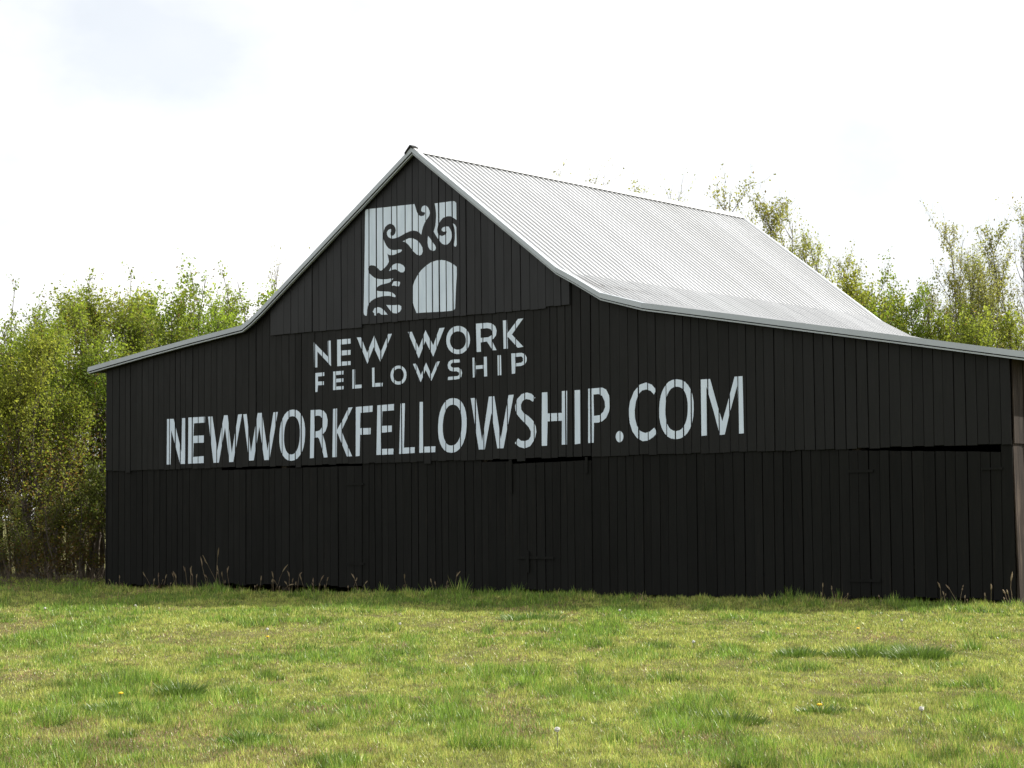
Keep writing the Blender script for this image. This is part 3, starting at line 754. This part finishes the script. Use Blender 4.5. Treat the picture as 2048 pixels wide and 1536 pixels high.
GREEN = [(0.145, 0.22, 0.020), (0.27, 0.345, 0.036), (0.20, 0.135, 0.032)]
LIME = [(0.18, 0.25, 0.026), (0.33, 0.38, 0.050), (0.22, 0.155, 0.035)]
OLIVE = [(0.22, 0.25, 0.045), (0.37, 0.38, 0.095), (0.30, 0.24, 0.08)]
DARK = [(0.085, 0.115, 0.018), (0.15, 0.17, 0.028), (0.16, 0.11, 0.032)]
PROTO = {
    # leafy, many stems, upright shoots on top
    'thick': [make_tree(100 + k, 7.5, 4, 0.6, 0.13, 26, 2.0, 0.8, 10, 0.75, 20, 0.090, 0.20, GREEN, 0.09, low_sparse=0.85) for k in range(3)],
    'lime': [make_tree(130 + k, 7.5, 4, 0.5, 0.12, 25, 1.9, 0.8, 10, 0.75, 20, 0.090, 0.20, LIME, 0.09, low_sparse=0.85) for k in range(2)],
    # upright leafy shoots
    'shoots': [make_tree(145 + k, 8.5, 8, 0.9, 0.06, 14, 0.75, 1.8, 4, 0.4, 9, 0.085, 0.35, GREEN, 0.05, 0.05) for k in range(2)],
    # tall and thin, small new leaves
    'sparse': [make_tree(160 + k, 11.0, 3, 0.4, 0.10, 30, 2.3, 1.0, 9, 0.7, 11, 0.085, 0.22, OLIVE, 0.07, 0.11) for k in range(3)],
    'bare': [make_tree(190 + k, 11.0, 2, 0.3, 0.07, 26, 2.2, 1.2, 8, 0.75, 4, 0.07, 0.25, OLIVE, 0.05, 0.10) for k in range(2)],
    'bush': [make_tree(220 + k, 3.2, 6, 0.8, 0.35, 12, 0.9, 0.5, 7, 0.45, 15, 0.07, 0.04, DARK, 0.06, 0.03) for k in range(2)],
}
NAME = {'thick': 'leafy_tree', 'lime': 'leafy_tree', 'shoots': 'leafy_tree', 'sparse': 'slender_tree', 'bare': 'slender_tree', 'bush': 'bush'}
H0 = {'thick': 7.5, 'lime': 7.5, 'shoots': 8.5, 'sparse': 11.0, 'bare': 11.0, 'bush': 3.2}
rt = random.Random(3)
def plant(kind, x, y, H, label, group=None, wide=1.0, var=None):
    tr, cr = PROTO[kind][(var if var is not None else rt.randrange(9)) % len(PROTO[kind])]
    e = link(NAME[kind], None)
    e.location = (x, y, float(ground_h(x, y)) - 0.03)
    s = H / H0[kind]
    e.scale = (s * wide, s * wide, s)
    e.rotation_euler = (0, 0, rt.uniform(0, 6.28))
    link('trunk', tr, e); link('crown', cr, e)
    tag(e, label, 'bush' if kind == 'bush' else 'tree', group)
    return e

G_L = 'trees in the thicket left of the barn'
L_MASS = 'leafy spring tree standing in the green thicket left of the barn'
# front of the thicket, beside the barn's left corner
for x, y, H, k in [(-15.4, 50.5, 5.9, 'thick'), (-13.6, 49.0, 5.6, 'thick'), (-12.4, 50.6, 6.2, 'thick'), (-11.3, 49.2, 5.6, 'lime'),
                   (-10.6, 51.4, 6.3, 'thick'), (-14.6, 53.0, 6.5, 'lime'), (-16.6, 52.0, 6.6, 'thick'), (-18.0, 54.5, 7.0, 'thick'),
                   (-12.9, 54.0, 6.5, 'thick'), (-11.2, 54.6, 7.1, 'lime'), (-9.3, 54.0, 7.0, 'thick'), (-15.5, 57.0, 7.4, 'thick'),
                   (-8.4, 57.0, 7.6, 'thick'), (-10.4, 58.5, 7.6, 'lime'), (-13.2, 60.0, 7.7, 'lime'), (-7.0, 59.5, 7.7, 'lime'),
                   (-17.5, 61.0, 7.9, 'thick'), (-5.6, 62.5, 7.2, 'thick')]:
    plant(k, x, y, H, L_MASS, G_L, 1.05)
for x, y, H, lab in [(-13.6, 56.5, 8.0, 'upright leafy shoots above the thicket near the left edge of the picture'), (-12.1, 57.0, 7.6, 'low pointed top of shoots in the dip of the thicket'),
                     (-10.2, 55.5, 8.2, 'tallest upright leafy shoots above the middle of the thicket'), (-8.9, 56.5, 8.2, 'upright leafy shoots between the thicket middle and the roof'),
                     (-8.2, 58.5, 8.6, 'upright leafy shoots nearest the left roof slope'), (-15.3, 58.5, 8.0, 'upright shoots cut off by the left edge of the picture')]:
    plant('shoots', x, y, H, lab, None, 1.0)
plant('bare', -7.35, 61.0, 8.9, 'thin pale tree rising above the thicket beside the left roof slope', None, 0.9, 0)
plant('bare', -6.5, 66.0, 9.7, 'tree whose few leaves show just over the left roof slope', None, 0.9, 1)
for x, y, H in [(-15.0, 48.6, 2.0), (-12.6, 48.4, 1.8), (-11.7, 51.5, 2.2), (-10.6, 48.6, 2.4), (-9.9, 50.0, 2.8),
                (-9.1, 52.6, 2.8), (-10.3, 53.6, 2.8), (-8.0, 55.4, 2.8), (-12.2, 58.0, 2.4), (-7.4, 58.4, 2.8), (-13.2, 56.0, 2.0), (-15.8, 55.0, 2.0), (-17.0, 49.5, 2.4), (-14.0, 50.5, 1.6)]:
    plant('bush', x, y, H, 'low leafy bush under the trees of the left thicket', 'bushes under the left thicket', 1.2)

# behind the barn, over the roof
for x, y, H, k, v, lab in [
    (2.9, 68.0, 12.3, 'bare', 0, 'wispy treetop over the roof ridge, between two paler ones'),
    (1.75, 68.0, 12.4, 'bare', 1, 'wispy twigs showing first behind the roof ridge'),
    (6.85, 58.3, 9.6, 'sparse', 1, 'low full crown close behind the rear peak of the roof'),
    (2.1, 67.0, 11.7, 'sparse', 0, 'treetop just showing over the middle of the roof ridge'),
    (3.4, 69.0, 12.4, 'bare', 1, 'thin pale treetop over the middle of the roof ridge'),
    (4.5, 68.0, 11.9, 'sparse', 1, 'pale treetop over the rear half of the roof ridge'),
    (5.6, 66.0, 11.7, 'bare', 0, 'thin treetop over the rear end of the roof ridge'),
    (6.3, 59.5, 11.0, 'sparse', 2, 'slender tree rising highest behind the rear peak of the roof'),
    (7.25, 59.0, 10.2, 'sparse', 0, 'slender tree second from the rear peak of the roof'),
    (8.0, 58.5, 9.9, 'sparse', 1, 'tree with a dense olive top over the rear roof slope'),
    (8.75, 58.0, 9.2, 'sparse', 2, 'olive tree third from the rear peak of the roof'),
    (9.3, 57.5, 8.4, 'sparse', 0, 'small tree halfway down the rear roof slope')]:
    plant(k, x, y, H, lab, None, 0.9, v)
for x, y, H, k in [(9.35, 55.5, 7.5, 'lime'), (9.95, 57.0, 7.6, 'thick'), (9.7, 56.0, 7.2, 'lime'), (10.6, 55.0, 7.0, 'thick'), (11.5, 54.5, 6.5, 'lime'), (12.4, 56.0, 6.9, 'thick'), (13.5, 55.0, 6.5, 'lime'),
                   (14.9, 56.0, 6.6, 'lime'), (10.4, 60.0, 7.0, 'lime'), (12.0, 62.0, 7.3, 'thick'), (16.2, 57.0, 7.0, 'thick'), (9.0, 62.0, 7.6, 'lime')]:
    plant(k, x, y, H, 'low leafy green tree behind the right end of the roof', 'green trees behind the right roof slope', 0.85)
for x, y, H, k, v, lab in [
    (12.25, 57.5, 9.4, 'sparse', 0, 'tall tree with sparse olive leaves leaning over the right end of the roof'),
    (12.7, 56.6, 8.7, 'sparse', 2, 'fuller olive tree just below the tall sparse one on the right'),
    (13.1, 58.0, 8.9, 'bare', 1, 'nearly bare tree next to the sparse olive tree on the right'),
    (13.9, 57.5, 8.6, 'bare', 0, 'nearly bare tree with upright twigs near the right edge'),
    (13.7, 56.8, 8.3, 'sparse', 1, 'low olive crown between the bare trees near the right edge'),
    (14.9, 58.0, 9.9, 'sparse', 2, 'tall tree cut off by the right edge of the picture'),
    (15.3, 60.0, 10.0, 'bare', 1, 'thin bare tree at the far right edge')]:
    plant(k, x, y, H, lab, None, 0.9, v)

# dead brush along the foot of the thicket
def brush():
    T = Tree(77); r = T.r
    for _ in range(420):
        x, y = r.uniform(-17, -9.6), r.uniform(45.8, 48.8)
        p = np.array([x, y, float(ground_h(x, y))])
        a = r.uniform(0, 6.28)
        b = T.branch(p, np.array([math.cos(a), math.sin(a), r.uniform(0.1, 1.6)]), r.uniform(0.3, 1.0), 3, 0.25, -0.05)
        T.tube(b, np.linspace(0.008, 0.003, len(b)), 3)
    V = np.concatenate(T.V)
    me = npmesh('dead_brush', V, np.concatenate(T.F), M['dry'], np.tile(np.array([[0.16, 0.125, 0.085]]), (len(V), 1)))
    tag(link('dead_brush', me), 'tangle of dry grey twigs along the foot of the left thicket', 'brush', kind='stuff')
brush()

# ---------------------------------------------------------------- grass
cT, sT = math.cos(TH), math.sin(TH)
def barn_uv(x, y):
    dx, dy = x - barn.location.x, y - barn.location.y
    return dx * cT - dy * sT, dx * sT + dy * cT

def blades(n, rng, xs, ys, hscale, seed, lush=None, dead=None, wid=1.0):
    yq = ys * 0.42                                            # growth runs in streaks along the mowing direction
    lush_n = fbm(xs, yq, 41, 0.62, 3); lush_b = fbm(xs, yq, 57, 1.9, 2)
    dead_n = fbm(xs, yq, 71, 0.45, 3); dead_b = fbm(xs, yq, 83, 1.6, 2)
    lu = np.clip((0.62 * lush_n + 0.38 * lush_b - 0.49) * 6.5, 0, 1)
    de = np.clip((0.6 * dead_n + 0.4 * dead_b - 0.535) * 7.0, 0, 1)
    tf = np.clip((vnoise(xs, ys * 0.7, 211, 0.34) - 0.70) * 7, 0, 1) * np.clip((vnoise(xs, ys, 223, 1.5) - 0.35) * 4, 0, 1)   # scattered thicker tufts
    lu = np.maximum(lu, tf); de = de * (1 - tf)
    if lush is not None: lu = np.clip(lu + lush, 0, 1)
    if dead is not None: de = np.clip(de + dead, 0, 1)
    kind = rng.rand(n)
    pale = np.array([0.385, 0.380, 0.105]); pale2 = np.array([0.300, 0.355, 0.066])
    green = np.array([0.105, 0.195, 0.022]); green2 = np.array([0.205, 0.310, 0.040])
    tan = np.array([0.37, 0.275, 0.145]); brown = np.array([0.19, 0.115, 0.062])
    m = rng.rand(n, 1)
    C = np.where((kind < 0.16 + 0.74 * lu)[:, None], green * m + green2 * (1 - m), pale * m + pale2 * (1 - m))
    isd = rng.rand(n) < 0.05 + 0.52 * de
    C = np.where(isd[:, None], tan * m + brown * (1 - m), C)
    clump = vnoise(xs, yq, 101, 0.10); clump2 = vnoise(xs, yq, 103, 0.24)
    C = C * rng.uniform(0.5, 1.5, (n, 1)) * (0.62 + 0.78 * clump)[:, None]
    L = hscale * (0.026 + 0.024 * lu + 0.006 * (1 - de)) * rng.uniform(0.5, 1.5, n) * (0.85 + 1.3 * clump * np.clip(clump2 - 0.3, 0, 1) * 2.0)
    L = np.where(isd, L * 0.8, L) * (1 + 0.55 * tf)
    C = C * (1 - 0.10 * tf)[:, None]
    leafy = rng.rand(n) < 0.34                                # clover and other broad small leaves
    a = rng.uniform(0, 2 * np.pi, n); lean = np.abs(rng.normal(0, 0.5, n)) + 0.12
    lean = np.where(isd, lean * 1.8, lean); lean = np.where(leafy, rng.uniform(0.5, 2.5, n), lean)
    L = np.where(leafy, L * 0.62, L)
    fa = rng.uniform(0, 2 * np.pi, n)
    w = wid * 0.0040 * np.clip(ys / 17.0, 0.8, 2.6) * rng.uniform(0.7, 1.4, n) * np.where(leafy, 1.9, 1.0)
    z = ground_h(xs, ys) - 0.006
    base = np.stack([xs, ys, z], 1)
    side = np.stack([np.cos(fa), np.sin(fa), np.zeros(n)], 1) * w[:, None]
    tip = base + np.stack([np.cos(a) * lean, np.sin(a) * lean, np.ones(n)], 1) * (L / np.sqrt(1 + lean ** 2))[:, None]
    V = np.stack([base - side, base + side, tip], 1).reshape(-1, 3)
    return V, np.repeat(C, 3, 0)

def lawn():
    rng = np.random.RandomState(12)
    N = 1850000
    y = 9.0 * np.exp(rng.rand(N) * math.log(52 / 9.0))      # more blades near, fewer far
    half = y * 0.251 * 1.12 + 1.6
    x = rng.uniform(-1, 1, N) * half
    u, v = barn_uv(x, y)
    keep = ~((u > -0.05) & (u < BW + 0.05) & (v > -0.02))
    keep &= rng.rand(N) < 0.94
    x, y = x[keep], y[keep]; v = v[keep]; u = u[keep]
    near_wall = np.clip(1 - np.abs(v + 0.5) / 1.6, 0, 1) * ((u > -8) & (u < BW + 1))
    V, C = blades(len(x), rng, x, y, 1.0 + 0.8 * near_wall + 0.4 * np.clip((y - 30) / 12, 0, 1), 1, lush=0.15 * near_wall)
    F = np.arange(len(V)).reshape(-1, 3)
    me = npmesh('lawn_grass', V, F, M['grass'], C)
    tag(link('lawn_grass', me), 'rough spring lawn of green and straw coloured grass in front of the barn', 'grass', kind='stuff')
lawn()

def tuft(x, y, rx, ry, n, h, label):
    rng = np.random.RandomState(int(abs(x * 1000 + y * 77)) % 99991)
    r = np.sqrt(rng.rand(n)); a = rng.rand(n) * 6.283
    xs, ys = r * np.cos(a) * rx, r * np.sin(a) * ry
    L = h * (1 - 0.5 * r ** 2) * rng.uniform(0.6, 1.15, n)
    lean = 0.12 + 0.55 * r + np.abs(rng.normal(0, 0.15, n)); az = a + rng.normal(0, 0.5, n)
    fa = rng.rand(n) * 6.283; w = 0.004 * rng.uniform(0.8, 1.5, n)
    z = ground_h(x + xs, y + ys) - float(ground_h(x, y)) - 0.005
    base = np.stack([xs, ys, z], 1)
    side = np.stack([np.cos(fa), np.sin(fa), 0 * fa], 1) * w[:, None]
    dirv = np.stack([np.cos(az) * lean, np.sin(az) * lean, np.ones(n)], 1) / np.sqrt(1 + lean ** 2)[:, None]
    mid_ = base + dirv * (L * 0.55)[:, None]
    tip = mid_ + (dirv + np.stack([np.cos(az), np.sin(az), -0.3 + 0 * az], 1) * 0.35) * (L * 0.45)[:, None]
    V = np.stack([base - side, base + side, mid_ + side * 0.8, mid_ - side * 0.8, tip], 1).reshape(-1, 3)
    i = np.arange(n)[:, None] * 5
    F = np.concatenate([i + np.array([[0, 1, 2]]), i + np.array([[0, 2, 3]]), i + np.array([[3, 2, 4]])])
    m = rng.rand(n, 1)
    C = (np.array([0.075, 0.15, 0.020]) * m + np.array([0.13, 0.22, 0.035]) * (1 - m)) * rng.uniform(0.8, 1.2, (n, 1))
    o = link('grass_tussock', npmesh('grass_tussock', V, F, M['grass'], np.repeat(C, 5, 0)))
    o.location = (x, y, float(ground_h(x, y)))
    tag(o, label, 'grass tussock', 'grass tussocks in the lawn')
tuft(-2.85, 17.5, 0.20, 0.20, 420, 0.20, 'dark green grass tussock left of the lawn middle, in the foreground')
tuft(-3.15, 16.3, 0.26, 0.22, 260, 0.12, 'low loose grass tussock near the left edge of the foreground')
tuft(4.25, 21.5, 0.36, 0.34, 900, 0.20, 'tallest dark grass tussock in the right part of the lawn')
tuft(3.62, 21.7, 0.34, 0.30, 620, 0.15, 'bright grass tussock just left of the tallest dark one')
tuft(3.02, 21.9, 0.26, 0.28, 420, 0.14, 'small grass tussock at the left end of the long clump on the right')
tuft(2.32, 15.6, 0.20, 0.16, 220, 0.10, 'small tussock with a yellow dandelion in the right foreground')
tuft(0.25, 30.4, 0.5, 0.45, 500, 0.17, 'grass tussock near the barn below the middle door')
tuft(-1.75, 13.6, 0.22, 0.2, 260, 0.11, 'pale flat tussock in the near foreground left of centre')
tuft(1.55, 14.9, 0.30, 0.24, 420, 0.13, 'upright green tussock in the near foreground right of centre')

# dandelions
def lathe_ball(rx, rz, z0, nseg, nring, jag, rng):
    v, f = [(0, 0, z0 - rz)], []
    for i in range(1, nring):
        t = math.pi * i / nring
        for j in range(nseg):
            k = 1 + rng.uniform(-jag, jag); a = 2 * math.pi * j / nseg
            v.append((rx * k * math.sin(t) * math.cos(a), rx * k * math.sin(t) * math.sin(a), z0 - rz * k * math.cos(t)))
    v.append((0, 0, z0 + rz)); top = len(v) - 1
    for j in range(nseg):
        k = (j + 1) % nseg
        f.append((0, 1 + k, 1 + j)); f.append((top, top - nseg + j, top - nseg + k))
        for i in range(nring - 2):
            b = 1 + i * nseg; f.append((b + j, b + k, b + nseg + k, b + nseg + j))
    return v, f
def dandelion(x, y, h, kind, label):
    rng = random.Random(int(x * 977 + y * 31))
    e = link('dandelion', None); e.location = (x, y, float(ground_h(x, y)))
    tag(e, label, 'dandelion', 'dandelions in the lawn')
    T = Tree(5); st = T.branch(np.array([0, 0, -0.01]), np.array([rng.uniform(-.1, .1), rng.uniform(-.1, .1), 1.0]), h, 4, 0.04, 0)
    T.tube(st, [0.0035] * 5, 5)
    link('stem', npmesh('stem', np.concatenate(T.V), np.concatenate(T.F), M['stem']), e)
    if kind == 'clock': v, f = lathe_ball(0.018, 0.017, 0, 12, 8, 0.16, rng); m_ = M['fluff']
    else: v, f = lathe_ball(0.021, 0.009, 0, 14, 6, 0.18, rng); m_ = M['yellow']
    t = st[-1]
    link('flower_head', pymesh('flower_head', [(a + t[0], b + t[1], c + t[2]) for a, b, c in v], f, m_), e)
for x, y, lab in [(0.27, 13.11, 'white dandelion clock standing alone in the near foreground'), (1.99, 22.88, 'white dandelion clock right of centre, in the middle of the lawn'),
                  (-1.52, 27.32, 'white dandelion clock left of centre, closer to the barn'), (-6.28, 34.08, 'white dandelion clock near the shadow edge below the left barn corner'),
                  (-7.4, 32.33, 'white dandelion clock nearest the left edge of the picture'), (-3.13, 26.08, 'white dandelion clock in the left part of the lawn, mid distance'),
                  (4.96, 26.17, 'white dandelion clock in front of the right door'), (2.85, 14.47, 'white dandelion clock in the right foreground'),
                  (1.55, 30.14, 'white dandelion clock close to the barn below the middle door')]:
    dandelion(x, y, 0.14, 'clock', lab)
for x, y, lab in [(-3.27, 17.06, 'yellow dandelion beside the dark tussock on the left'), (-3.02, 25.18, 'yellow dandelion in the left middle of the lawn'),
                  (2.3, 15.5, 'yellow dandelion in a tussock in the right foreground'), (4.21, 25.12, 'yellow dandelion behind the long clump on the right')]:
    dandelion(x, y, 0.09, 'bloom', lab)

# dry seed stalks along the foot of the wall
def weed(u, h, k, label):
    T = Tree(int(u * 100) + 5); r = T.r
    x = barn.location.x + u * cT - 0.35 * sT; y = barn.location.y - u * sT - 0.35 * cT
    e = link('dry_weed', None); e.location = (x, y, float(ground_h(x, y)))
    tag(e, label, 'dry weed', 'dry weeds along the barn wall')
    H = Tree(int(u * 100) + 6)
    for q in range(k):
        hh = h * (1 if q == 0 else r.uniform(0.45, 0.9))
        p = np.array([r.normal(0, 0.07), r.normal(0, 0.05), -0.02])
        st = T.branch(p, np.array([r.normal(0, 0.2), r.normal(0, 0.15), 1]), hh, 5, 0.07, 0.0)
        T.tube(st, np.linspace(0.005, 0.003, 6), 3)
        sh = H.branch(st[-2], st[-1] - st[-2], hh * 0.28, 3, 0.12, -0.05)
        H.tube(sh, [0.005, 0.013, 0.011, 0.003], 4)
        for tr_, nm, c in ((T, 'stalk', (0.23, 0.18, 0.11)), (H, 'seed_head', (0.27, 0.21, 0.13))):
            link(nm, npmesh(nm, tr_.V[-1], tr_.F[-1] - tr_.F[-1].min(), M['dry'], np.tile(np.array([c]), (len(tr_.V[-1]), 1))), e)
WEEDS = [(0.78, .30), (1.91, .45), (2.24, .40), (2.65, .40), (3.05, .52), (3.44, .52), (3.83, .74), (4.14, .92), (4.48, .54), (5.28, .38), (5.72, .67), (5.94, .44),
         (6.38, .5), (6.55, .5), (6.9, .44), (7.12, .40), (7.89, .35), (8.18, .46), (9.39, .45), (10.09, .33), (10.32, .29), (10.62, .24), (10.76, .48), (15.19, .16),
         (18.77, .32), (19.18, .29), (19.94, .16), (20.91, .24), (21.08, .4), (21.34, .4), (21.51, .2), (21.82, .38), (22.12, .54), (22.03, .30)]
ORD = ['first', 'second', 'third', 'fourth', 'fifth', 'sixth', 'seventh', 'eighth', 'ninth', 'tenth', 'eleventh', 'twelfth']
u_sorted = sorted(u for u, h in WEEDS)
for u, h in WEEDS:
    special = {4.14: 'tallest dry seed stalk against the left door of the barn', 0.78: 'dry seed stalk at the left corner of the barn',
               15.19: 'short dry stalk alone between the middle and right doors', 10.76: 'dry seed stalk left of the middle door',
               22.12: 'tall dry stalk at the right corner of the barn', 9.39: 'dry seed stalk standing alone left of the middle of the wall'}
    lab = special.get(u)
    if lab is None:
        i = u_sorted.index(u)
        lab = ('%s dry weed along the wall, counted from the left barn corner' % ORD[i] if i < 12 else
               '%s dry weed left of the middle door, counted leftwards from that door' % ORD[sum(1 for q in u_sorted if u < q < 12)] if u < 12 else
               '%s dry weed along the wall, counted from the right barn corner' % ORD[sum(1 for q in u_sorted if q > u)])
    weed(u, h, 3 if u < 7.5 else 2, lab)
